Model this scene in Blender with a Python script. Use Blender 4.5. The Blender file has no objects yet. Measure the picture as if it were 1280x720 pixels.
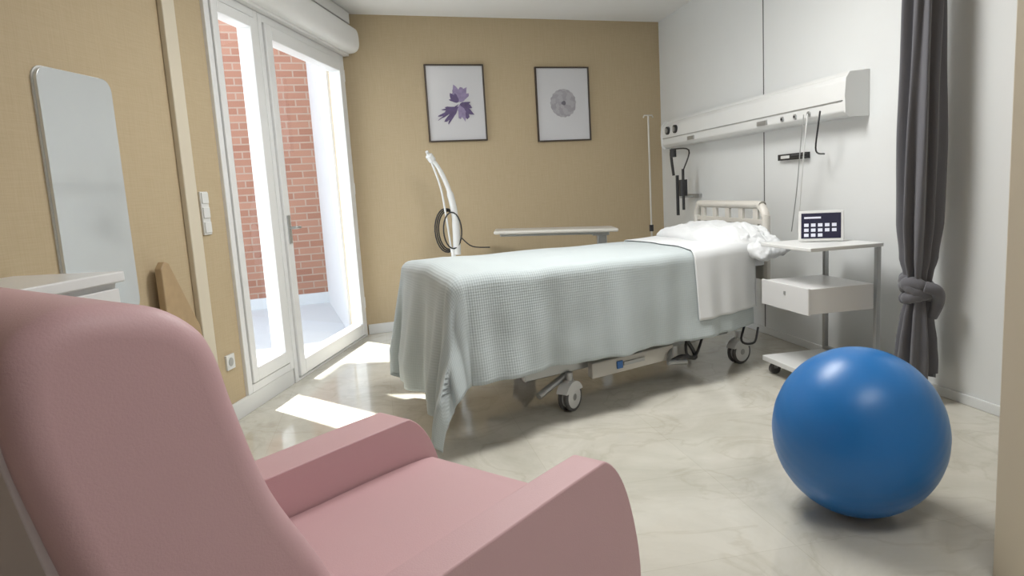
import bpy, math, random
from mathutils import Vector, Matrix, noise
random.seed(4)
scene=bpy.context.scene
COL=scene.collection
PI=math.pi
# ------------------------------------------------------------------ materials
def nt(name):
    m=bpy.data.materials.new(name); m.use_nodes=True
    t=m.node_tree; b=t.nodes['Principled BSDF']
    return m,t,b
def mat(name,c,rough=.5,metal=0,bump=0,bscale=50,emit=0,var=0,vscale=4,coat=0,sheen=0):
    m,t,b=nt(name)
    b.inputs['Base Color'].default_value=(*c,1); b.inputs['Roughness'].default_value=rough; b.inputs['Metallic'].default_value=metal
    if coat: b.inputs['Coat Weight'].default_value=coat
    if sheen: b.inputs['Sheen Weight'].default_value=sheen
    tc=t.nodes.new('ShaderNodeTexCoord')
    n=t.nodes.new('ShaderNodeTexNoise'); n.inputs['Scale'].default_value=vscale; n.inputs['Detail'].default_value=4
    t.links.new(tc.outputs['Object'],n.inputs['Vector'])
    mx=t.nodes.new('ShaderNodeMixRGB'); k=max(var,.02)
    mx.inputs[1].default_value=(*[x*(1-k) for x in c],1); mx.inputs[2].default_value=(*[min(1,x*(1+k)) for x in c],1)
    t.links.new(n.outputs['Fac'],mx.inputs[0]); t.links.new(mx.outputs[0],b.inputs['Base Color'])
    if bump:
        n2=t.nodes.new('ShaderNodeTexNoise'); n2.inputs['Scale'].default_value=bscale; n2.inputs['Detail'].default_value=3
        t.links.new(tc.outputs['Object'],n2.inputs['Vector'])
        bp=t.nodes.new('ShaderNodeBump'); bp.inputs['Strength'].default_value=bump; bp.inputs['Distance'].default_value=.004
        t.links.new(n2.outputs['Fac'],bp.inputs['Height']); t.links.new(bp.outputs[0],b.inputs['Normal'])
    if emit:
        b.inputs['Emission Color'].default_value=(*c,1); b.inputs['Emission Strength'].default_value=emit
    return m
def mat_tan():
    m,t,b=nt('tan_wallpaper'); b.inputs['Roughness'].default_value=.75
    tc=t.nodes.new('ShaderNodeTexCoord'); mp=t.nodes.new('ShaderNodeMapping'); mp.inputs['Scale'].default_value=(6,6,160)
    n=t.nodes.new('ShaderNodeTexNoise'); n.inputs['Scale'].default_value=1.5; n.inputs['Detail'].default_value=5
    t.links.new(tc.outputs['Object'],mp.inputs[0]); t.links.new(mp.outputs[0],n.inputs['Vector'])
    mp2=t.nodes.new('ShaderNodeMapping'); mp2.inputs['Scale'].default_value=(150,150,5)
    n2=t.nodes.new('ShaderNodeTexNoise'); n2.inputs['Scale'].default_value=1.5
    t.links.new(tc.outputs['Object'],mp2.inputs[0]); t.links.new(mp2.outputs[0],n2.inputs['Vector'])
    ad=t.nodes.new('ShaderNodeMath'); ad.operation='ADD'; t.links.new(n.outputs['Fac'],ad.inputs[0]); t.links.new(n2.outputs['Fac'],ad.inputs[1])
    cr=t.nodes.new('ShaderNodeValToRGB'); cr.color_ramp.elements[0].position=.3; cr.color_ramp.elements[0].color=(.455,.36,.225,1)
    cr.color_ramp.elements[1].position=.75; cr.color_ramp.elements[1].color=(.525,.425,.28,1)
    hf=t.nodes.new('ShaderNodeMath'); hf.operation='MULTIPLY'; hf.inputs[1].default_value=.5
    t.links.new(ad.outputs[0],hf.inputs[0]); t.links.new(hf.outputs[0],cr.inputs[0]); t.links.new(cr.outputs[0],b.inputs['Base Color'])
    bp=t.nodes.new('ShaderNodeBump'); bp.inputs['Strength'].default_value=.1; bp.inputs['Distance'].default_value=.0015
    t.links.new(hf.outputs[0],bp.inputs['Height']); t.links.new(bp.outputs[0],b.inputs['Normal'])
    return m
def mat_floor():
    m,t,b=nt('marble_tile'); 
    tc=t.nodes.new('ShaderNodeTexCoord')
    n=t.nodes.new('ShaderNodeTexNoise'); n.inputs['Scale'].default_value=1.6; n.inputs['Detail'].default_value=8; n.inputs['Roughness'].default_value=.65; n.inputs['Distortion'].default_value=1.0
    t.links.new(tc.outputs['Object'],n.inputs['Vector'])
    cr=t.nodes.new('ShaderNodeValToRGB'); e=cr.color_ramp.elements
    e[0].position=.3; e[0].color=(.50,.48,.41,1); e[1].position=.62; e[1].color=(.64,.62,.55,1)
    t.links.new(n.outputs['Fac'],cr.inputs[0])
    n2=t.nodes.new('ShaderNodeTexNoise'); n2.inputs['Scale'].default_value=1.8; n2.inputs['Detail'].default_value=7; n2.inputs['Distortion'].default_value=1.6
    t.links.new(tc.outputs['Object'],n2.inputs['Vector'])
    sub=t.nodes.new('ShaderNodeMath'); sub.operation='SUBTRACT'; sub.inputs[1].default_value=.5; t.links.new(n2.outputs['Fac'],sub.inputs[0])
    ab=t.nodes.new('ShaderNodeMath'); ab.operation='ABSOLUTE'; t.links.new(sub.outputs[0],ab.inputs[0])
    cr2=t.nodes.new('ShaderNodeValToRGB'); cr2.color_ramp.elements[0].position=0; cr2.color_ramp.elements[0].color=(.84,.82,.78,1); cr2.color_ramp.elements[1].position=.03; cr2.color_ramp.elements[1].color=(1,1,1,1)
    t.links.new(ab.outputs[0],cr2.inputs[0])
    mu=t.nodes.new('ShaderNodeMixRGB'); mu.blend_type='MULTIPLY'; mu.inputs[0].default_value=.55
    t.links.new(cr.outputs[0],mu.inputs[1]); t.links.new(cr2.outputs[0],mu.inputs[2])
    mp=t.nodes.new('ShaderNodeMapping'); mp.inputs['Rotation'].default_value=(0,0,math.radians(8))
    t.links.new(tc.outputs['Object'],mp.inputs[0])
    br=t.nodes.new('ShaderNodeTexBrick'); br.offset=0; br.inputs['Scale'].default_value=1; br.inputs['Brick Width'].default_value=.6; br.inputs['Row Height'].default_value=.6; br.inputs['Mortar Size'].default_value=.0012
    br.inputs['Color1'].default_value=(1,1,1,1); br.inputs['Color2'].default_value=(.96,.96,.96,1); br.inputs['Mortar'].default_value=(.86,.85,.82,1)
    t.links.new(mp.outputs[0],br.inputs['Vector'])
    mu2=t.nodes.new('ShaderNodeMixRGB'); mu2.blend_type='MULTIPLY'; mu2.inputs[0].default_value=1
    t.links.new(mu.outputs[0],mu2.inputs[1]); t.links.new(br.outputs['Color'],mu2.inputs[2])
    t.links.new(mu2.outputs[0],b.inputs['Base Color'])
    b.inputs['Roughness'].default_value=.1; b.inputs['Specular IOR Level'].default_value=.7
    return m
def mat_brick():
    m,t,b=nt('brick'); b.inputs['Roughness'].default_value=.85
    tc=t.nodes.new('ShaderNodeTexCoord'); sp=t.nodes.new('ShaderNodeSeparateXYZ'); cb=t.nodes.new('ShaderNodeCombineXYZ')
    t.links.new(tc.outputs['Object'],sp.inputs[0]); t.links.new(sp.outputs['X'],cb.inputs['X']); t.links.new(sp.outputs['Z'],cb.inputs['Y'])
    br=t.nodes.new('ShaderNodeTexBrick'); br.inputs['Scale'].default_value=1; br.inputs['Brick Width'].default_value=.25; br.inputs['Row Height'].default_value=.08; br.inputs['Mortar Size'].default_value=.008
    br.inputs['Color1'].default_value=(.30,.135,.09,1); br.inputs['Color2'].default_value=(.37,.19,.13,1); br.inputs['Mortar'].default_value=(.37,.27,.21,1)
    t.links.new(cb.outputs[0],br.inputs['Vector']); t.links.new(br.outputs['Color'],b.inputs['Base Color'])
    return m
def mat_glass():
    m=bpy.data.materials.new('window_glass'); m.use_nodes=True; t=m.node_tree
    t.nodes.remove(t.nodes['Principled BSDF']); o=t.nodes['Material Output']
    tr=t.nodes.new('ShaderNodeBsdfTransparent'); gl=t.nodes.new('ShaderNodeBsdfGlossy'); gl.inputs['Roughness'].default_value=.02
    lw=t.nodes.new('ShaderNodeLayerWeight'); pw=t.nodes.new('ShaderNodeMath'); pw.operation='POWER'; pw.inputs[1].default_value=4
    ml=t.nodes.new('ShaderNodeMath'); ml.operation='MULTIPLY_ADD'; ml.inputs[1].default_value=.5; ml.inputs[2].default_value=.03
    mx=t.nodes.new('ShaderNodeMixShader')
    tr.inputs['Color'].default_value=(.98,.99,.99,1)
    t.links.new(lw.outputs['Facing'],pw.inputs[0]); t.links.new(pw.outputs[0],ml.inputs[0])
    t.links.new(ml.outputs[0],mx.inputs[0]); t.links.new(tr.outputs[0],mx.inputs[1]); t.links.new(gl.outputs[0],mx.inputs[2]); t.links.new(mx.outputs[0],o.inputs['Surface'])
    return m
def mat_waffle():
    m,t,b=nt('waffle_blanket'); b.inputs['Roughness'].default_value=.9; b.inputs['Sheen Weight'].default_value=.15
    tc=t.nodes.new('ShaderNodeTexCoord'); mp=t.nodes.new('ShaderNodeMapping'); mp.inputs['Scale'].default_value=(360,360,1); mp.inputs['Rotation'].default_value=(0,0,.78)
    t.links.new(tc.outputs['UV'],mp.inputs[0]); sp=t.nodes.new('ShaderNodeSeparateXYZ'); t.links.new(mp.outputs[0],sp.inputs[0])
    s=[]
    for ax in 'XY':
        q=t.nodes.new('ShaderNodeMath'); q.operation='SINE'; t.links.new(sp.outputs[ax],q.inputs[0]); s.append(q)
    mu=t.nodes.new('ShaderNodeMath'); mu.operation='MULTIPLY'; t.links.new(s[0].outputs[0],mu.inputs[0]); t.links.new(s[1].outputs[0],mu.inputs[1])
    bp=t.nodes.new('ShaderNodeBump'); bp.inputs['Strength'].default_value=.2; bp.inputs['Distance'].default_value=.0025
    t.links.new(mu.outputs[0],bp.inputs['Height']); t.links.new(bp.outputs[0],b.inputs['Normal'])
    cr=t.nodes.new('ShaderNodeMapRange'); cr.inputs['From Min'].default_value=-1
    t.links.new(mu.outputs[0],cr.inputs['Value'])
    mx=t.nodes.new('ShaderNodeMixRGB'); mx.inputs[1].default_value=(.435,.49,.50,1); mx.inputs[2].default_value=(.48,.535,.545,1)
    t.links.new(cr.outputs[0],mx.inputs[0]); t.links.new(mx.outputs[0],b.inputs['Base Color'])
    return m
M=dict(
 tan=mat_tan(), floor=mat_floor(), brick=mat_brick(), glass=mat_glass(), waffle=mat_waffle(),
 white=mat('white_paint',(.72,.73,.72),.45), panel=mat('white_wall_panel',(.73,.75,.75),.35),
 ceil=mat('ceiling_paint',(.8,.8,.79),.8), frame=mat('white_aluminium',(.78,.79,.79),.35),
 trimc=mat('cream_trim',(.66,.60,.48),.5), seam=mat('seam_dark',(.12,.12,.12),.6),
 pink=mat('pink_vinyl',(.58,.365,.385),.5,bump=.1,bscale=350,var=.03), shell=mat('pale_vinyl',(.56,.48,.49),.5,bump=.1,bscale=300),
 ball=mat('blue_rubber',(.012,.16,.47),.35,bump=.04,bscale=30), curtain=mat('grey_curtain',(.115,.115,.13),.85,sheen=.3,bump=.2,bscale=200),
 linen=mat('white_linen',(.70,.72,.73),.85,bump=.15,bscale=120), plastic=mat('cream_plastic',(.62,.60,.55),.4),
 metal=mat('grey_metal',(.45,.46,.46),.35,.7), black=mat('black_plastic',(.02,.02,.022),.4),
 wheel=mat('grey_wheel',(.10,.10,.10),.5), offw=mat('white_plastic',(.72,.73,.72),.4), mirror=mat('mirror_glass',(.72,.76,.78),.08,.4),
 wood=mat('light_wood',(.42,.30,.17),.5,var=.15,vscale=20), paper=mat('picture_paper',(.62,.62,.64),.25), dframe=mat('dark_wood_frame',(.05,.035,.025),.35),
 purple=mat('iris_purple',(.10,.07,.17),.5,var=.5,vscale=30), lilac=mat('iris_lilac',(.27,.22,.37),.5,var=.4,vscale=30), greyp=mat('rose_grey',(.36,.345,.375),.5,var=.1,vscale=20), greyd=mat('rose_dark',(.18,.17,.20),.5,var=.2,vscale=20),
 screen=mat('tablet_screen',(.03,.03,.06),.15), icon=mat('screen_icon',(.6,.62,.7),.3,emit=.3), stone=mat('terrace_stone',(.55,.56,.56),.8), stucco=mat('white_stucco',(.62,.64,.65),.85,bump=.2,bscale=40),
 blue=mat('blue_label',(.05,.18,.5),.4), lamp=mat('fill_panel_glow',(1,.98,.94),.5,emit=2),  # lamp: glow of the added, unseen ceiling fill panels
 cabinet=mat('white_cabinet',(.72,.72,.72),.3),
)
# ------------------------------------------------------------------ mesh helpers
class MB:
    def __init__(s): s.v=[];s.f=[];s.m=[];s.uv=None
    def add(s,vs,fs,mi=0):
        o=len(s.v); s.v+= [tuple(v) for v in vs]; s.f+=[tuple(i+o for i in f) for f in fs]; s.m+=[mi]*len(fs)
    def box(s,a,b,T=None,mi=0):
        x0,x1=sorted((a[0],b[0]));y0,y1=sorted((a[1],b[1]));z0,z1=sorted((a[2],b[2]))
        vs=[Vector(p) for p in((x0,y0,z0),(x1,y0,z0),(x1,y1,z0),(x0,y1,z0),(x0,y0,z1),(x1,y0,z1),(x1,y1,z1),(x0,y1,z1))]
        if T is not None: vs=[T@v for v in vs]
        s.add(vs,[(0,3,2,1),(4,5,6,7),(0,1,5,4),(1,2,6,5),(2,3,7,6),(3,0,4,7)],mi)
    def tube(s,pts,r,T=None,mi=0,n=12,cap=True):
        pts=[Vector(p) for p in pts]; 
        if T is not None: pts=[T@p for p in pts]
        rs=r if isinstance(r,(list,tuple)) else [r]*len(pts)
        up=None; vs=[];fs=[]
        for i,p in enumerate(pts):
            d=(pts[min(i+1,len(pts)-1)]-pts[max(i-1,0)]).normalized()
            if up is None: up=Vector((0,0,1)) if abs(d.z)<.9 else Vector((1,0,0))
            a=d.cross(up).normalized(); b=a.cross(d).normalized(); up=b
            for k in range(n):
                t=2*PI*k/n; vs.append(p+(a*math.cos(t)+b*math.sin(t))*rs[i])
        for i in range(len(pts)-1):
            for k in range(n): fs.append((i*n+k,i*n+(k+1)%n,(i+1)*n+(k+1)%n,(i+1)*n+k))
        if cap: fs.append(tuple(range(n))[::-1]); fs.append(tuple((len(pts)-1)*n+k for k in range(n)))
        s.add(vs,fs,mi)
    def prism(s,prof,v0,v1,fn,mi=0):
        n=len(prof); vs=[fn(p,v0) for p in prof]+[fn(p,v1) for p in prof]
        s.add(vs,[tuple(range(n))[::-1],tuple(range(n,2*n))]+[(i,(i+1)%n,n+(i+1)%n,n+i) for i in range(n)],mi)
    def ball(s,c,r,mi=0,nu=24,nv=14,sc=(1,1,1)):
        c=Vector(c); vs=[];fs=[]
        for j in range(nv+1):
            th=PI*j/nv
            for i in range(nu):
                ph=2*PI*i/nu; vs.append(c+Vector((math.sin(th)*math.cos(ph)*sc[0],math.sin(th)*math.sin(ph)*sc[1],math.cos(th)*sc[2]))*r)
        for j in range(nv):
            for i in range(nu): fs.append((j*nu+i,(j+1)*nu+i,(j+1)*nu+(i+1)%nu,j*nu+(i+1)%nu))
        s.add(vs,fs,mi)
    def obj(s,name,mats,parent=None,bevel=0,seg=3,smooth=True,sub=0,solid=0,weld=False,ang=35):
        me=bpy.data.meshes.new(name); me.from_pydata(s.v,[],s.f)
        if not isinstance(mats,(list,tuple)): mats=[mats]
        for m in mats: me.materials.append(m)
        for p,mi in zip(me.polygons,s.m): p.material_index=mi; p.use_smooth=smooth
        if s.uv:
            ul=me.uv_layers.new(name='UVMap')
            for l in me.loops: ul.data[l.index].uv=s.uv[l.vertex_index]
        me.update()
        import bmesh
        bm=bmesh.new(); bm.from_mesh(me)
        if weld: bmesh.ops.remove_doubles(bm,verts=bm.verts,dist=1e-4)
        bmesh.ops.recalc_face_normals(bm,faces=bm.faces); 
        if smooth and not bevel and not sub:
            for e in bm.edges:
                if len(e.link_faces)==2 and e.calc_face_angle(0)>math.radians(ang): e.smooth=False
        bm.to_mesh(me); bm.free()
        o=bpy.data.objects.new(name,me); COL.objects.link(o)
        if parent: o.parent=parent
        if solid: q=o.modifiers.new('s','SOLIDIFY'); q.thickness=solid; q.offset=1
        if bevel:
            q=o.modifiers.new('b','BEVEL'); q.width=bevel; q.segments=seg; q.limit_method='ANGLE'; q.angle_limit=math.radians(30)
            w=o.modifiers.new('w','WEIGHTED_NORMAL')
        if sub: q=o.modifiers.new('d','SUBSURF'); q.levels=sub; q.render_levels=sub
        return o
def empty(name):
    o=bpy.data.objects.new(name,None); COL.objects.link(o); o.empty_display_size=.1; return o
def frame(o,x):
    x=Vector((x[0],x[1],0)).normalized(); z=Vector((0,0,1)); y=z.cross(x)
    m=Matrix((x,y,z)).transposed().to_4x4(); m.translation=Vector((o[0],o[1],o[2] if len(o)>2 else 0)); return m
def catmull(P,n=6,closed=False):
    P=[Vector(p) for p in P]; out=[]; N=len(P)
    for i in range(N if closed else N-1):
        g=(lambda k:P[k%N]) if closed else (lambda k:P[max(0,min(N-1,k))])
        a,b,c,d=g(i-1),g(i),g(i+1),g(i+2)
        for j in range(n):
            t=j/n; out.append(.5*((2*b)+(c-a)*t+(2*a-5*b+4*c-d)*t*t+(3*b-a-3*c+d)*t**3))
    if not closed: out.append(P[-1])
    return out
# ------------------------------------------------------------------ camera
cam=bpy.data.cameras.new('camera'); co=bpy.data.objects.new('camera',cam); COL.objects.link(co)
cam.sensor_width=36; cam.lens=853/1280*36; cam.clip_start=.02
R=Matrix([[0.94205,0.10196,-0.31959],[-0.33018,0.11341,-0.93708],[-0.0593,0.9883,0.1405]])
co.matrix_world=Matrix.Translation((0,0,1.15))@R.to_4x4(); scene.camera=co
# ------------------------------------------------------------------ room shell
ZC=2.65
L=frame((.67,5.89),(-.95,-1.94)); RW=frame((3.63,5.89),(3.06-3.63,2.25-5.89))
LEN=7.9
c0=L@Vector((0,-.10,0)); c1=L@Vector((LEN,-.12,0))
poly=[(c0.x,6.0),(3.78,6.0),(2.62,-1.3),(c1.x,-1.3),(c1.x,c1.y),(c0.x,c0.y)]
P3=lambda p,v:Vector((p[0],p[1],v))
b=MB(); b.prism(poly,-.1,0,P3); b.obj('floor',M['floor'],smooth=False)
b=MB(); b.prism(poly,ZC,ZC+.1,P3); b.obj('ceiling',M['ceil'],smooth=False)
b=MB(); b.box((.62,5.89,0),(3.75,6.0,ZC)); b.obj('wall_back',M['tan'],smooth=False)
b=MB()
b.box((-.06,-.12,0),(.05,0,ZC),L); b.box((.05,-.12,2.31),(2.08,0,ZC),L); b.box((2.08,-.12,0),(LEN,0,ZC),L); b.box((1.49,-.12,0),(2.08,0,.10),L)
b.obj('wall_left',M['tan'],smooth=False)
b=MB(); b.box((0,0,0),(7.3,.12,ZC),RW)
b.obj('wall_right',M['panel'],smooth=False)
b=MB(); b.box((c1.x,-1.3,0),(2.62,-1.2,ZC)); b.obj('wall_front',M['white'],smooth=False)
b=MB(); b.box((1.86,1.16,0),(2.88,1.24,ZC),mi=0); b.obj('wall_partition',M['tan'],smooth=False)
b=MB(); b.box((1.80,1.14,0),(1.86,1.26,ZC)); b.obj('trim_1',M['trimc'],bevel=.006)
# seams in right wall panelling
b=MB()
for s in (1.84,): b.box((s-.004,-.003,0),(s+.004,.001,ZC),RW)
b.obj('trim_2',M['seam'],smooth=False)
# baseboards
b=MB(); b.box((.68,5.872,0),(3.62,5.89,.085)); b.obj('baseboard_back',M['white'],bevel=.004)
b=MB(); b.box((1.5,0,0),(5.5,.016,.10),L); b.obj('baseboard_left',M['white'],bevel=.004)
b=MB(); b.box((.02,-.012,0),(4.55,0,.05),RW); b.obj('baseboard_right',M['panel'],bevel=.004)
# pilaster strip on left wall
b=MB(); b.box((2.36,0,.10),(2.46,.03,ZC),L); b.obj('trim_3',M['trimc'],bevel=.006)
# roller shutter box
b=MB(); pr=catmull([(0,2.33),(.10,2.33),(.145,2.36),(.155,2.42),(.145,2.50),(.10,2.53),(0,2.53)],4)
b.prism([(p.x,p.y) for p in [Vector((q[0],q[1],0)) for q in pr]],.02,2.3,lambda p,v:L@Vector((v,p[0],p[1])))
b.box((.02,0,2.56),(2.3,.09,2.645),L); b.box((.02,0,2.31),(2.3,.06,2.33),L)
b.obj('roller_shutter_box',M['ceil'])
# ------------------------------------------------------------------ window and door
def ring(b,s0,s1,z0,z1,w,n0,n1,wb=None):
    wb=wb or w
    b.box((s0,n0,z0),(s0+w,n1,z1),L); b.box((s1-w,n0,z0),(s1,n1,z1),L)
    b.box((s0+w,n0,z0),(s1-w,n1,z0+wb),L); b.box((s0+w,n0,z1-w),(s1-w,n1,z1),L)
def pane(s0,s1,z0,z1,e):
    b=MB(); b.add([L@Vector(p) for p in((s0,-.015,z0),(s1,-.015,z0),(s1,-.015,z1),(s0,-.015,z1))],[(0,1,2,3)]); b.obj('pane',M['glass'],e,smooth=False)
e=empty('door_1')
b=MB(); ring(b,.05,1.485,0,2.31,.05,-.09,.02,.02); b.obj('outer_frame',M['frame'],e,bevel=.004)
b=MB(); ring(b,.105,1.43,.03,2.255,.085,-.06,.035,.10); b.obj('leaf_frame',M['frame'],e,bevel=.006)
pane(.19,1.345,.13,2.17,e)
b=MB(); b.box((1.375,.035,.90),(1.405,.045,1.08),L); b.tube([(1.39,.045,1.0),(1.39,.085,1.0),(1.385,.09,1.0),(1.34,.09,1.0)],.009,L); b.obj('handle',M['metal'],e)
b=MB()
for z in (.25,1.2,2.1): b.tube([(.10,.03,z),(.10,.03,z+.09)],.01,L)
b.obj('hinges',M['frame'],e)
e=empty('window_1')
b=MB(); ring(b,1.49,2.08,.10,2.31,.05,-.09,.02,.05); ring(b,1.545,2.025,.155,2.255,.06,-.06,.03,.08); b.obj('window_frame',M['frame'],e,bevel=.005)
pane(1.605,1.965,.235,2.195,e)
# ------------------------------------------------------------------ exterior
b=MB(); b.box((-6,8.30,.10),(.53,8.45,4.6)); b.box((-6,8.26,-.02),(.53,8.46,.10),None,1); b.box((-6,8.27,4.6),(.53,8.48,4.68),None,1); b.obj('brick_wall_exterior',[M['brick'],M['stucco']],smooth=False)
b=MB(); b.box((-3.5,-6,-.2),(7,-.13,-.02),L); b.obj('terrace_ground',M['stone'],smooth=False)
b=MB(); b.prism([(.53,8.26),(.535,6.02),(.66,6.02),(.66,8.46),(.53,8.46)],-.02,3.2,P3); b.obj('terrace_side_wall',M['stucco'],smooth=False)
b=MB(); b.box((.12,-1.2,2.7),(.88,-.13,2.82),L); b.box((.88,-.34,2.7),(8,-.13,2.82),L); b.obj('sun_cut_slab',M['stucco'],smooth=False)  # unseen overhang, added and shaped to trim the sun patch on the floor
# ------------------------------------------------------------------ wall fittings
b=MB(); b.box((2.24,0,1.02),(2.31,.012,1.24),L,0)
for z in (1.03,1.105,1.18): b.box((2.246,.012,z),(2.304,.018,z+.055),L,1)
b.obj('light_switch_panel',[M['offw'],M['white']],bevel=.003)
b=MB(); b.box((2.17,0,.29),(2.25,.012,.37),L,0); b.tube([(2.21,.012,.33),(2.21,.014,.33)],.024,L,1); b.obj('wall_socket',[M['offw'],M['metal']],bevel=.003)
e=empty('wall_mirror')
b=MB(); rr=.05; pts=[]
for cx,cz,a0 in ((2.88+rr,1.70-rr,180),(3.27-rr,1.70-rr,90),(3.27-rr,.74+rr,0),(2.88+rr,.74+rr,270)):
    for k in range(7):
        a=math.radians(a0-k*15); pts.append((cx+rr*math.cos(a),cz+rr*math.sin(a)))
b.prism(pts,.006,.022,lambda p,v:L@Vector((p[0],v,p[1]))); b.obj('glass',M['mirror'],e,bevel=.002)
b=MB(); b.prism(pts,.0,.006,lambda p,v:L@Vector(((p[0]-3.075)*1.02+3.075,v,(p[1]-1.22)*1.01+1.22))); b.obj('backing',M['offw'],e)
b=MB(); b.prism([(2.78,0),(2.78,.90),(2.75,.93),(2.72,.92),(2.54,.60),(2.52,.5),(2.52,0)],.035,.07,lambda p,v:L@Vector((p[0],v,p[1]))); b.obj('wooden_side_panel',M['wood'],bevel=.006)
# artwork
def picture(x0,x1,z0,z1):
    e=empty('framed_picture'); y=5.89; f=.012
    b=MB()
    for a,c in (((x0,y-.025,z0),(x0+f,y,z1)),((x1-f,y-.025,z0),(x1,y,z1)),((x0+f,y-.025,z0),(x1-f,y,z0+f)),((x0+f,y-.025,z1-f),(x1-f,y,z1))): b.box(a,c)
    b.obj('frame',M['dframe'],e,bevel=.002)
    b=MB(); b.box((x0+f,y-.012,z0+f),(x1-f,y-.002,z1-f)); b.obj('paper',M['paper'],e,smooth=False)
    return e,(x0+x1)/2,(z0+z1)/2,y-.0135
def petal(b,cx,cz,y,ang,l,w,mi,wob=0,seed=0):
    n=24; vs=[]
    for k in range(n):
        t=2*PI*k/n; r=1+wob*math.sin(5*t+seed)+wob*.5*math.sin(9*t+seed*2)
        px=l*.5*(1+math.cos(t))*r; pz=w*.5*math.sin(t)*r*(.6+.5*(1+math.cos(t))*.5)
        vs.append((cx+px*math.cos(ang)-pz*math.sin(ang),y,cz+px*math.sin(ang)+pz*math.cos(ang)))
    vs2=[(v[0],y+.001,v[2]) for v in vs]
    b.add(vs+vs2,[tuple(range(n)),tuple(range(n,2*n))[::-1]]+[(i,(i+1)%n,n+(i+1)%n,n+i) for i in range(n)],mi)
e,cx,cz,y=picture(1.335,1.86,1.605,2.255)
b=MB()
for i,(a,l,w,mi,dx,dz) in enumerate([(100,.13,.12,1,.03,.02),(60,.12,.10,1,.03,.02),(140,.09,.08,0,.02,.02),(205,.19,.045,0,.02,-.02),(230,.17,.06,0,.01,-.02),(315,.13,.10,0,.03,-.01),(280,.13,.08,1,.03,-.0),(185,.12,.04,0,.0,-.03),(215,.21,.022,0,.02,-.0),(350,.10,.07,0,.03,0)]):
    petal(b,cx+dx,cz+dz-.01,y-.0004*i,math.radians(a),l,w,mi,.15,i)
b.obj('iris_print',[M['purple'],M['lilac']],e,smooth=False)
e,cx,cz,y=picture(2.34,2.87,1.575,2.235)
b=MB(); k=0
for ringi,(rad,n,l,w) in enumerate([(.052,16,.075,.09),(.038,12,.07,.075),(.025,9,.055,.06),(.01,6,.04,.045)]):
    for i in range(n):
        a=2*PI*i/n+ringi*.4; k+=1
        petal(b,cx+rad*math.cos(a),cz+.01+rad*math.sin(a),y-.0001*k,a,l,w,0 if (i+ringi)%2 else 1,.04,i)
petal(b,cx-.022,cz+.01,y-.0001*(k+2),0,.045,.045,2)
b.obj('rose_print',[M['greyp'],mat('rose_light',(.41,.40,.425),.5),M['greyd']],e,smooth=False)
# ------------------------------------------------------------------ bed head wall unit (on right wall); s: distance along wall, inward = -y
e=empty('bedhead_service_unit')
b=MB(); s0,s1=.36,2.91
prof=[(0,1.455),(-.115,1.455),(-.14,1.48),(-.145,1.56),(-.138,1.645),(-.115,1.675),(0,1.69)]
b.prism(prof,s0,s1,lambda p,v:RW@Vector((v,p[0],p[1]))); b.obj('housing',M['offw'],e,bevel=.008)
b=MB(); 
for s in(s0-.012,s1): b.prism([(0,1.445),(-.125,1.445),(-.15,1.47),(-.155,1.56),(-.148,1.655),(-.125,1.69),(0,1.70)],s,s+.012,lambda p,v:RW@Vector((v,p[0],p[1])))
b.obj('end_caps',M['white'],e,bevel=.003)
b=MB(); b.box((s0+.02,-.149,1.535),(s1-.02,-.14,1.540),RW); b.box((s0+.02,-.10,1.678),(s1-.02,-.02,1.695),RW,1); b.obj('grooves',[M['metal'],M['white']],e)
b=MB()
for s in (.5,.66): b.tube([(s,-.135,1.60),(s,-.160,1.60)],.035,RW,0,20); b.tube([(s,-.16,1.60),(s,-.166,1.60)],.022,RW,1,20)
for s in (2.3,2.44,2.58): b.tube([(s,-.135,1.50),(s,-.150,1.50)],.016,RW,2,16); b.tube([(s,-.149,1.50),(s,-.153,1.50)],.007,RW,0,10)
for s in (.9,2.0): b.box((s,-.15,1.485),(s+.12,-.14,1.515),RW,2)
b.obj('outlets',[M['black'],M['metal'],M['metal']],e)
# hanging valves and cables
b=MB()
b.tube(catmull([(.62,-.16,1.43),(.62,-.175,1.40),(.62,-.17,1.32),(.63,-.16,1.2)],5),.012,RW,0)
b.tube([(.63,-.16,1.43),(.63,-.16,1.36)],.028,RW,0); b.tube([(.78,-.14,1.25),(.78,-.14,.9)],.012,RW,0)
b.tube([(.78,-.14,1.16),(.78,-.14,1.02)],.035,RW,0); b.tube([(.66,-.14,1.2),(.66,-.14,.85)],.014,RW,0); b.tube(catmull([(.62,-.16,1.43),(.95,-.16,1.40),(.8,-.14,1.25)],5),.006,RW,0)
b.box((.6,-.03,1.0),(.85,-.001,1.03),RW,1); b.tube([(.72,-.005,1.01),(.72,-.14,1.01)],.01,RW,1)
b.obj('suction_regulator',[M['black'],M['metal']])
b=MB()
b.tube(catmull([(2.72,-.165,1.50),(2.74,-.19,1.42),(2.66,-.15,1.28),(2.58,-.04,1.26)],6),.005,RW,0)
b.tube(catmull([(2.56,-.165,1.50),(2.55,-.18,1.30),(2.42,-.12,1.05),(2.30,-.08,.78)],6),.003,RW,1)
b.tube(catmull([(2.60,-.165,1.50),(2.61,-.19,1.34),(2.52,-.15,1.12),(2.40,-.10,.785)],6),.0035,RW,2)
b.obj('call_cable',[M['black'],M['metal'],M['offw']])
b=MB(); b.box((2.06,-.03,1.245),(2.38,0,1.285),RW,0); b.box((2.10,-.034,1.255),(2.2,-.03,1.275),RW,1); b.tube([(2.24,-.04,1.265),(2.40,-.04,1.265)],.012,RW,0); b.obj('marker_holder',[M['black'],M['offw']],bevel=.003)
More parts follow.
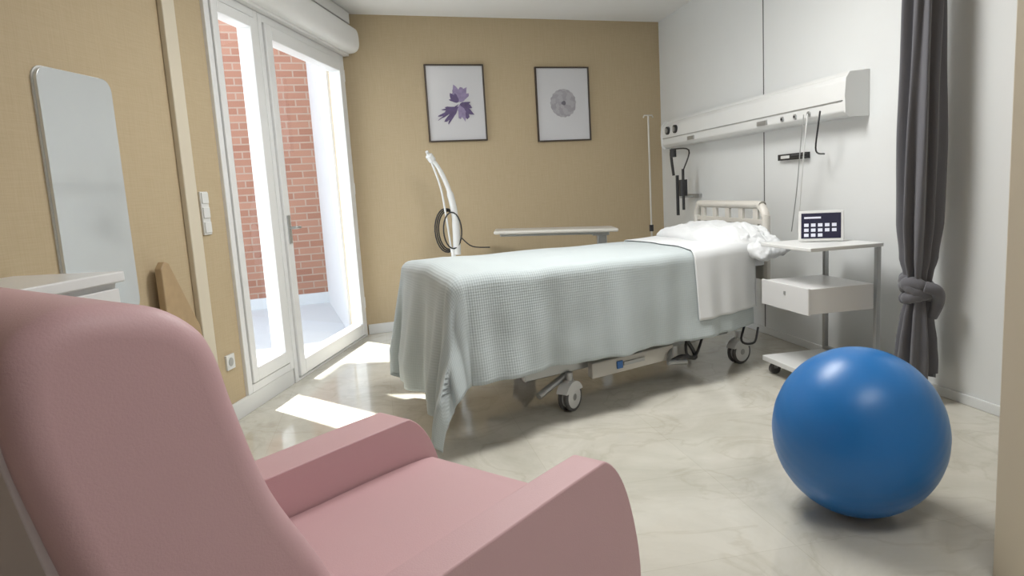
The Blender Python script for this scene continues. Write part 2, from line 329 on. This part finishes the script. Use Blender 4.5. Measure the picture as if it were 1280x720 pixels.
# ------------------------------------------------------------------ bed
nf,nh,ff,fh=[Vector((*p,0)) for p in((.76,2.95),(2.80,3.46),(.72,3.83),(2.95,4.33))]
BL,BW=2.10,.90
def B(s,t,z):
    a=s/BL;c=t/BW
    p=(nf*(1-a)+nh*a)*(1-c)+(ff*(1-a)+fh*a)*c
    return Vector((p.x,p.y,z))
bed=empty('hospital_bed')
def bbox(b,s0,s1,t0,t1,z0,z1,mi=0):
    vs=[B(s,t,z) for z in(z0,z1) for s,t in((s0,t0),(s1,t0),(s1,t1),(s0,t1))]
    b.add(vs,[(0,3,2,1),(4,5,6,7),(0,1,5,4),(1,2,6,5),(2,3,7,6),(3,0,4,7)],mi)
def btube(b,pts,r,mi=0,n=12): b.tube([B(*p) for p in pts],r,None,mi,n)
b=MB(); bbox(b,.04,BL-.02,.03,BW-.03,.55,.735); b.obj('mattress',M['linen'],bed,bevel=.04,seg=4)
b=MB(); bbox(b,.02,BL,.04,BW-.04,.46,.54); b.obj('deck',M['plastic'],bed,bevel=.01)
b=MB()
bbox(b,.35,1.85,.08,.13,.20,.27,0); bbox(b,.35,1.85,BW-.13,BW-.08,.20,.27,0)
bbox(b,.36,.42,.08,BW-.08,.20,.26,0); bbox(b,1.8,1.86,.08,BW-.08,.20,.26,0)
bbox(b,.75,1.35,.02,.085,.15,.235,1)
b.obj('base_frame',[M['metal'],M['plastic']],bed,bevel=.008)
b=MB()
for s in(.7,1.5): 
    for t in (.25,.65): btube(b,[(s,t,.22),(s+.12,t,.5)],.022)
btube(b,[(.62,.10,.19),(.42,.06,.12)],.018); btube(b,[(1.35,.05,.23),(1.28,-.02,.15)],.012); btube(b,[(1.28,-.02,.15),(1.42,-.02,.13)],.016)
b.obj('lift_arms',M['metal'],bed)
b=MB(); bbox(b,.92,.96,.012,.02,.175,.215,0); bbox(b,.97,1.12,.012,.02,.185,.205,1); b.obj('maker_label',[M['blue'],M['metal']],bed,smooth=False)
b=MB(); btube(b,catmull([(1.45,-.0,.3),(1.42,-.03,.18),(1.5,-.03,.16),(1.6,.0,.3)],6),.008); btube(b,catmull([(1.85,.1,.42),(1.95,.0,.3),(1.9,-.03,.17),(2.02,-.03,.14),(2.12,.05,.2)],6),.007); btube(b,catmull([(1.3,.0,.14),(1.38,-.03,.17),(1.5,-.02,.14),(1.45,0,.24)],6),.012); b.obj('cables',M['black'],bed)
def caster(i,s,t,ang):
    p=B(s,t,0); T=Matrix.Translation((p.x,p.y,0))@Matrix.Rotation(ang,4,'Z'); b=MB(); r=.075
    for y in(-.028,.012):
        b.tube([(0,y,r),(0,y+.016,r)],r,T,0,28); b.tube([(0,y-.002,r),(0,y+.018,r)],r*.80,T,1,28); b.tube([(0,y-.004,r),(0,y+.020,r)],r*.25,T,2,16)
    b.box((-.03,-.012,r),(.03,.012,.165),T,1); b.tube([(0,0,.12),(0,0,.205)],.02,T,2); 
    pr=[(.085*math.cos(math.radians(a)),r+.085*math.sin(math.radians(a))) for a in range(20,161,14)]+[(-.03,r+.03),(.03,r+.03)]
    b.prism(pr,-.034,.034,lambda q,v:T@Vector((q[0],v,q[1])),1)
    b.obj('caster_%d'%i,[M['wheel'],M['offw'],M['metal']],bed,bevel=.003)
caster(1,.62,.07,.6); caster(2,1.95,.07,.2); caster(3,.62,BW-.07,.3); caster(4,1.95,BW-.07,-.4)
# headboard & footboard
def board(name,s,zt,t0,t1,zb):
    b=MB(); r=.10; prof=[]
    for k in range(9):
        a=math.radians(180-k*11.25); prof.append((t0+r+r*math.cos(a),zt-r+r*math.sin(a)))
    for k in range(9):
        a=math.radians(90-k*11.25); prof.append((t1-r+r*math.cos(a),zt-r+r*math.sin(a)))
    pts=[(t0,zb)]+prof+[(t1,zb)]
    b.tube([B(s,p[0],p[1]) for p in catmull([Vector((q[0],q[1],0)) for q in pts],2)],.026,None,0,12)
    for z0,z1 in ((zb,zt-.17),(zt-.12,zt-.09)):
        bbox(b,s-.012,s+.012,t0+.02,t1-.02,z0,z1,0)
    for k in range(5):
        t=t0+.12+(t1-t0-.24)*k/4; bbox(b,s-.011,s+.011,t-.03,t+.03,zt-.18,zt-.02,0)
    b.obj(name,M['plastic'],bed,bevel=.006)
board('headboard',BL+.09,.97,.03,BW+.16,.5)
board('footboard',-.012,.70,.12,BW-.12,.42)
# cloth
def drop(o,r=.05):
    if o<r*PI/2: return r*math.sin(o/r),r*(1-math.cos(o/r))
    return r,r+(o-r*PI/2)
def cloth(s,t,off=0,ztop=.748,fold=1,seed=0):
    os_=max(0,-s); side=0; ot=0
    if t<0: ot=-t; side=-1
    elif t>BW: ot=t-BW; side=1
    d=(os_**2.8+ot**2.8)**(1/2.8); ph=math.atan2(ot,os_) if d>0 else 0
    h,vz=drop(d)
    cs=max(0,s); ct=min(BW,max(0,t))
    ztop=ztop+.035*max(0,1-cs/1.4)
    ex=0
    if os_>0 and ot>0: ex=(.11 if side<0 else .0)*math.sin(2*ph)*min(1,d/.6)
    q=min(1,vz/.5)
    w=0
    if d>0:
        if ot>=os_: w=.026*math.sin(s*9+seed)+.014*math.sin(s*21+1.3)+.009*math.sin(s*37)
        else: w=.030*math.sin(t*12+.6)+.016*math.sin(t*27)+.03
        w*=q*fold
    h=h+off+ex+.05*q+w
    dx=-math.cos(ph)*h if d>0 else 0; dy=side*math.sin(ph)*h if d>0 else 0
    z=ztop+off-vz
    if d==0 or vz<.05:
        z+=.008*noise.noise(Vector((s*4,t*4,seed)))+.012*math.sin(max(0,min(1,t/BW))*PI)+.02*max(0,1-abs(s-.12)/.25)*math.sin(max(0,min(1,t/BW))*PI)
    wig=.012*noise.noise(Vector((s*5,t*5,3+seed)))
    z=max(.02+off+.01*noise.noise(Vector((s*9,t*9,0))),z)
    return B(cs+dx,ct+dy+wig*q,z)
def clothobj(name,m,s0,s1,t0,t1,ns,ntt,parent,off,th,hem=None,seed=0,**k):
    b=MB(); b.uv=[]
    for i in range(ns+1):
        for j in range(ntt+1):
            s=s0+(s1-s0)*i/ns; t=t0+(t1-t0)*j/ntt
            b.v.append(tuple(cloth(s,t,off,seed=seed,**k))); b.uv.append((s,t))
    for i in range(ns):
        for j in range(ntt):
            a=i*(ntt+1)+j; b.f.append((a,a+1,a+ntt+2,a+ntt+1)); b.m.append(0)
    o=b.obj(name,m,parent,solid=th,ang=180); return o
clothobj('blanket',M['waffle'],-.65,1.98,-.51,BW+.45,170,120,bed,.006,.006)
clothobj('top_sheet',M['linen'],1.47,2.0,-.42,BW+.35,40,110,bed,.018,.004,seed=0)
clothobj('fitted_sheet',M['linen'],1.9,BL-.01,-.16,BW+.16,20,60,bed,.0,.003,fold=.2)
# pillow
def pillow(name,c,ax,ay,hz,parent,m,T,seed=0,e=5,flop=0,cr=.015):
    b=MB(); n=44
    def P(i,j,sg):
        u=-1+2*i/n; v=-1+2*j/n
        g=((1-abs(u)**e)*(1-abs(v)**e))**.5
        x=u*ax*(1-.06*v*v); y=v*ay*(1-.08*u*u)
        z=sg*hz*g+(cr*noise.noise(Vector((u*3+seed,v*3,sg*2)))+cr*.5*noise.noise(Vector((u*8+seed,v*8,sg*2))))*(g**.5)
        z+=-flop*max(0,-v-.55)**1.5
        return T@Vector((x,y,z))
    vs=[P(i,j,1) for i in range(n+1) for j in range(n+1)]+[P(i,j,-1) for i in range(n+1) for j in range(n+1)]
    N=(n+1)**2; fs=[]
    for i in range(n):
        for j in range(n):
            a=i*(n+1)+j; fs.append((a,a+n+1,a+n+2,a+1)); fs.append((N+a,N+a+1,N+a+n+2,N+a+n+1))
    b.add(vs,fs); return b.obj(name,m,parent,weld=True,ang=180)
pa=(B(BL,BW,0)-B(BL,0,0)).normalized(); T=frame((0,0),(pa.y,-pa.x)); 
pc=B(BL-.20,BW*.46,.80); T.translation=pc
pillow('pillow',pc,.20,.46,.055,bed,M['linen'],T@Matrix.Rotation(-.12,4,'Y'),flop=.25,cr=.02)
pc2=B(BL-.04,-.03,.755); T2=frame((0,0),(1,.3)); T2.translation=pc2
pillow('pillowcase_end',pc2,.15,.16,.04,bed,M['linen'],T2@Matrix.Rotation(.5,4,'X')@Matrix.Rotation(-.1,4,'Y'),seed=4,e=4,cr=.03)
# ------------------------------------------------------------------ nightstand
N0=Vector((2.58,2.79,0)); NS=frame(N0,(.988,-.156)); NW,ND=.41,.46   # x toward wall, y away from camera
e=empty('bedside_cabinet')
b=MB(); b.box((-.01,-.01,.75),(NW,ND+.01,.77),NS,0); b.obj('top',M['offw'],e,bevel=.004)
b=MB()
for x,y in((NW-.03,.0),(NW-.03,ND-.025)): b.box((x,y,.07),(x+.025,y+.025,.75),NS)
b.box((NW-.03,.0,.10),(NW-.005,ND,.125),NS); b.obj('posts',M['metal'],e,bevel=.003)
b=MB(); b.box((.0,.01,.42),(NW-.04,ND-.01,.555),NS,0); b.box((-.014,.005,.415),(0,ND-.005,.56),NS,0); b.obj('drawer',M['cabinet'],e,bevel=.004)
b=MB(); b.box((-.018,ND*.5-.02,.50),(-.014,ND*.5-.005,.52),NS); b.obj('drawer_lock',M['metal'],e)
b=MB(); b.box((-.01,-.005,.075),(NW,ND,.105),NS); b.obj('bottom_shelf',M['offw'],e,bevel=.004)
b=MB()
for x,y in((.04,.04),(NW-.05,.04),(.04,ND-.05),(NW-.05,ND-.05)):
    b.tube([(x,y-.012,.032),(x,y+.012,.032)],.032,NS,0,20); b.box((x-.012,y-.016,.035),(x+.012,y+.016,.075),NS,1)
b.obj('wheels',[M['wheel'],M['metal']],e)
# tablet
e=empty('tablet_display')
TT=frame((2.83,2.99,.772),(.72,-.69))@Matrix.Rotation(math.radians(-12),4,'X')
b=MB(); b.box((-.115,0,.005),(.115,.012,.175),TT); b.obj('body',M['offw'],e,bevel=.005)
b=MB(); b.box((-.10,-.002,.02),(.10,0.0005,.16),TT); b.obj('screen',M['screen'],e,smooth=False)
b=MB()
for r in range(3):
    for c in range(5 if r<2 else 3): b.box((-.085+c*.035,-.003,.085-r*.028),(-.062+c*.035,-.002,.103-r*.028),TT)
b.box((-.085,-.003,.13),(.0,-.002,.14),TT); b.obj('icons',M['icon'],e,smooth=False)
b=MB(); b.box((-.06,.01,.012),(.06,.03,.016),TT); b.obj('stand',M['black'],e)
# ------------------------------------------------------------------ exercise ball
e=empty('exercise_ball'); r=.275
b=MB(); nu,nv=96,64; vs=[];fs=[]
T=Matrix.Translation((1.78,1.715,r*1.03))@Matrix.Diagonal((.975,.975,1.03,1))@Matrix.Rotation(math.radians(-30),4,'Y')@Matrix.Rotation(math.radians(25),4,'X')
for j in range(nv+1):
    th=PI*j/nv; rr=r*(1+.0022*math.sin(th*44)*(math.sin(th)**2)); 
    for i in range(nu):
        ph=2*PI*i/nu; vs.append(T@Vector((rr*math.sin(th)*math.cos(ph),rr*math.sin(th)*math.sin(ph),rr*math.cos(th))))
for j in range(nv):
    for i in range(nu): fs.append((j*nu+i,(j+1)*nu+i,(j+1)*nu+(i+1)%nu,j*nu+(i+1)%nu))
b.add(vs,fs); b.tube([(0,0,-r+.003),(0,0,-r-.001)],.012,T,1)
o=b.obj('ball_surface',[M['ball'],M['offw']],e,ang=180,weld=True)
# ------------------------------------------------------------------ curtain
e=empty('tied_curtain'); cx,cy=2.925,2.465
prof=[(2.62,.072),(2.2,.074),(1.7,.078),(1.2,.088),(.9,.086),(.72,.072),(.63,.055),(.56,.045),(.50,.05),(.42,.065),(.30,.078),(.2,.085),(.13,.085)]
b=MB(); n=120; rings=90
def rad(z):
    for (a,ra),(c,rc) in zip(prof,prof[1:]):
        if c<=z<=a: t=(a-z)/(a-c); t=t*t*(3-2*t); return ra+(rc-ra)*t
    return prof[-1][1]
for j in range(rings+1):
    z=2.62+(.13-2.62)*j/rings; R0=rad(z)
    for i in range(n):
        t=2*PI*i/n; tw=(2.62-z)*.25
        rr=R0*(1+.20*math.sin(9*(t+tw))+.10*math.sin(5*t-tw*2+1)+.05*math.sin(14*t))
        b.v.append((cx+rr*math.cos(t)*1.05,cy+rr*math.sin(t)*.9,z+ (0.02*math.sin(4*t) if j==rings else 0)))
for j in range(rings):
    for i in range(n): b.f.append((j*n+i,j*n+(i+1)%n,(j+1)*n+(i+1)%n,(j+1)*n+i)); b.m.append(0)
b.obj('fabric',M['curtain'],e,ang=180)
b=MB()
for k,(a,tl,zz,rr) in enumerate([(0,.35,.58,.034),(1.5,-.4,.555,.034),(2.6,.15,.53,.030)]):
    pts=[];n=28
    for i in range(n+1):
        t=2*PI*i/n+a; pts.append((cx+.052*math.cos(t),cy+.05*math.sin(t),zz+tl*.1*math.sin(t+a)))
    b.tube(pts,[rr*(1+.15*math.sin(3*i+k)) for i in range(n+1)],None,0,14)
b.tube(catmull([(cx-.03,cy-.06,.58),(cx+.01,cy-.095,.56),(cx+.05,cy-.07,.50),(cx+.04,cy-.04,.42)],6),.03,None,0,14)
b.obj('knot',M['curtain'],e,sub=1)
b=MB(); b.box((cx-.9,cy+.0,2.62),(cx+.1,cy+.03,ZC)); b.obj('curtain_rail',M['frame'],bevel=.004)
# ------------------------------------------------------------------ overbed table
e=empty('overbed_table')
pA=Vector((1.70,5.36,.835)); pB=Vector((2.66,5.02,.80)); dx=(pB-pA).normalized(); dz=Vector((0,0,1)); dy=dz.cross(dx).normalized(); dz=dx.cross(dy)
OT=Matrix((dx,dy,dz)).transposed().to_4x4(); OT.translation=pA
b=MB(); b.box((0,-.05,-.03),((pB-pA).length,.33,0),OT); b.obj('tabletop',M['plastic'],e,bevel=.014,seg=4)
b=MB(); b.box((.05,.0,-.05),((pB-pA).length-.1,.28,-.03),OT); b.obj('underframe',M['metal'],e,bevel=.004)
G=frame((2.60,5.20),(pB-pA)[:2])
b=MB(); b.box((-.04,-.04,.06),(.04,.04,.76),G); b.box((-.08,-.06,.74),(.06,.06,.80),G); b.box((-.65,-.22,.03),(.05,-.17,.07),G); b.box((-.65,.17,.03),(.05,.22,.07),G); b.box((-.02,-.22,.03),(.05,.22,.07),G); b.obj('column_and_base',M['metal'],e,bevel=.006)
b=MB()
for x,y in((-.6,-.195),(-.6,.195),(.02,-.195),(.02,.195)): b.tube([(x-.0,y-.01,.02),(x,y+.01,.02)],.02,G)
b.obj('castors',M['wheel'],e)
# visitor/exam lamp
e=empty('examination_lamp'); X0,Y0=1.37,5.45
b=MB(); b.tube([(X0,Y0,0),(X0,Y0,.03)],.16,None,1,28); b.tube([(X0,Y0,.03),(X0,Y0,.72)],.02,None,0)
b.obj('stand',[M['offw'],M['metal']],e)
b=MB(); b.tube(catmull([(X0+.03,Y0,.66),(X0+.035,Y0,.95),(X0+.0,Y0,1.18),(X0-.07,Y0,1.36),(X0-.14,Y0,1.46)],8),[.032]*8+[.028]*8+[.02]*8+[.017]*9); b.tube(catmull([(X0-.01,Y0+.02,.68),(X0-.04,Y0,.98),(X0-.07,Y0,1.22),(X0-.13,Y0,1.42)],8),.008)
b.tube(catmull([(X0-.165,Y0-.02,1.50),(X0-.145,Y0,1.47),(X0-.11,Y0+.01,1.42)],4),[.012]*4+[.03]*4+[.02]); b.obj('arm',M['offw'],e)
b=MB()
for k in range(4):
    pts=[(X0-.03+.10*math.cos(2*PI*i/24)*(1-.08*k)+k*.01,Y0+(.05 if k<3 else -.06)+.012*k,.86+.18*(1-.06*k)*math.sin(2*PI*i/24)) for i in range(25)]
    b.tube(pts,.006)
b.tube(catmull([(X0+.06,Y0-.05,.80),(X0+.15,Y0-.05,.72),(X0+.3,Y0-.05,.70)],5),.005)
b.obj('coiled_cable',M['black'],e)
# thin drip stand by back wall
e=empty('drip_stand'); X0,Y0=3.33,5.62
b=MB(); b.tube([(X0,Y0,.05),(X0,Y0,1.76)],.008); b.tube([(X0-.05,Y0,1.74),(X0-.04,Y0,1.76),(X0+.04,Y0,1.76),(X0+.05,Y0,1.74)],.006)
for k in range(4): a=k*PI/2+.4; b.tube([(X0,Y0,.08),(X0+.2*math.cos(a),Y0+.2*math.sin(a),.045)],.01); 
b.obj('pole',M['plastic'],e)
b=MB()
for k in range(4): a=k*PI/2+.4; b.ball((X0+.2*math.cos(a),Y0+.2*math.sin(a),.022),.022,0,12,8)
b.tube([(X0,Y0,.70),(X0,Y0,.76)],.02); b.obj('castors',M['black'],e)
# ------------------------------------------------------------------ armchair
U=Vector((.81,.585,0)).normalized(); V=Vector((-U.y,U.x,0))
ca,sa=math.cos(math.radians(-3.5)),math.sin(math.radians(-3.5))
def C(u,v,z):
    du,dv=u-1.2,v-.66; u=1.2+du*ca-dv*sa; v=.66+du*sa+dv*ca
    p=U*u+V*v; return Vector((p.x,p.y,z))
ch=empty('armchair')
pf=lambda p,v:C(p[0],v,p[1])
def sm(P,n=5): return [(q.x,q.y) for q in catmull([Vector((p[0],p[1],0)) for p in P],n,True)]
back=sm([(.34,.16),(.60,.16),(.63,.45),(.545,.66),(.475,.80),(.44,.92),(.425,.985),(.405,1.022),(.36,1.052),(.28,1.064),(.225,1.03),(.215,.95),(.24,.82),(.29,.60)])
b=MB(); b.prism(back,.655,1.32,pf); b.obj('backrest',M['pink'],ch,bevel=.035,seg=6)
def armp(du=0,dz=0): return sm([(.36,.12),(.75,.12),(1.18+du,.12),(1.245+du,.16),(1.262+du,.32),(1.245+du,.43+dz),(1.205+du,.54+dz),(1.15+du,.605+dz),(1.09+du,.613+dz),(.85,.61+dz),(.60,.605+dz),(.47,.60+dz),(.36,.59+dz),(.32,.5)])
b=MB(); b.prism(armp(-.015,.01),.590,.665,pf); b.obj('arm_1',M['pink'],ch,bevel=.026,seg=5)
b=MB(); b.prism(armp(.06,-.035),1.225,1.345,pf); b.obj('arm_2',M['pink'],ch,bevel=.03,seg=5)
seat=sm([(.55,.31),(.9,.31),(1.2,.31),(1.26,.35),(1.268,.425),(1.23,.462),(.9,.47),(.58,.455)])
b=MB(); b.prism(seat,.668,1.222,pf); b.obj('seat_cushion',M['pink'],ch,bevel=.02,seg=4)
b=MB(); b.prism([(.42,.13),(1.17,.13),(1.18,.31),(.42,.31)],.66,1.23,pf); b.obj('seat_base',M['pink'],ch,bevel=.01)
b=MB(); sh=[(.218,1.0),(.207,.95),(.231,.82),(.279,.60),(.31,.2),(.325,.2),(.305,.60),(.255,.82),(.231,.95),(.25,1.0)]
b.prism(sh,.69,1.285,pf); b.obj('back_shell',M['shell'],ch,bevel=.003)
b=MB()
for u,v in((.42,.68),(1.12,.66),(.42,1.28),(1.12,1.28)): b.tube([C(u,v,.0),C(u,v,.14)],[.016,.024])
b.obj('legs',M['metal'],ch)
# ------------------------------------------------------------------ dresser on left + bits
e=empty('white_dresser')
s0=3.50
b=MB(); b.box((s0+.01,.02,.06),(s0+.95,.40,.93),L); b.obj('carcass',M['cabinet'],e,bevel=.004)
b=MB(); b.box((s0,.02,.93),(s0+.96,.43,.965),L); b.obj('top',M['cabinet'],e,bevel=.006)
b=MB()
for k in range(3): b.box((s0+.02,.40,.09+k*.28),(s0+.94,.418,.35+k*.28),L); 
b.obj('drawer_fronts',M['cabinet'],e,bevel=.004)
b=MB()
for x in(s0+.04,s0+.88): b.box((x,.05,0),(x+.04,.09,.06),L); b.box((x,.34,0),(x+.04,.38,.06),L)
b.obj('feet',M['metal'],e)
# ------------------------------------------------------------------ lights
def area(name,loc,rot,sx,sy,p,c=(1,1,1)):
    l=bpy.data.lights.new(name,'AREA'); l.shape='RECTANGLE'; l.size=sx; l.size_y=sy; l.energy=p; l.color=c
    o=bpy.data.objects.new(name,l); COL.objects.link(o); o.location=loc; o.rotation_euler=rot; return o
for i,(x,y,p) in enumerate([(1.2,.3,15),(1.5,3.0,50)]):  # unseen fill lamps added at the ceiling to brighten the interior
    e=empty('fill_panel' if i==0 else 'fill_panel.001')
    b=MB(); b.box((x-.6,y-.3,ZC-.03),(x+.6,y+.3,ZC)); b.obj('panel',M['lamp'],e,bevel=.004)
    a=area('fill_light_%d'%i,(x,y,ZC-.035),(0,0,0),1.15,.55,p,(1,.99,.97)); a.parent=e
sd=Vector((.612,-1.02,-2.0)).normalized()
sl=bpy.data.lights.new('sun','SUN'); sl.energy=12; sl.angle=.02; sl.color=(1,.97,.92); so=bpy.data.objects.new('sun',sl); COL.objects.link(so)
so.rotation_euler=sd.to_track_quat('-Z','Y').to_euler(); so.location=(-2,9,6)
w=bpy.data.worlds.new('world'); scene.world=w; w.use_nodes=True; t=w.node_tree; bg=t.nodes['Background']
tc=t.nodes.new('ShaderNodeTexCoord'); sp=t.nodes.new('ShaderNodeSeparateXYZ'); cr=t.nodes.new('ShaderNodeValToRGB')
t.links.new(tc.outputs['Generated'],sp.inputs[0]); t.links.new(sp.outputs['Z'],cr.inputs[0]); t.links.new(cr.outputs[0],bg.inputs['Color'])
cr.color_ramp.elements[0].color=(.95,.97,1,1); cr.color_ramp.elements[1].color=(.62,.78,1,1)
bg.inputs['Strength'].default_value=3.0
scene.view_settings.view_transform='Standard'; scene.view_settings.look='None'; scene.view_settings.exposure=0.12
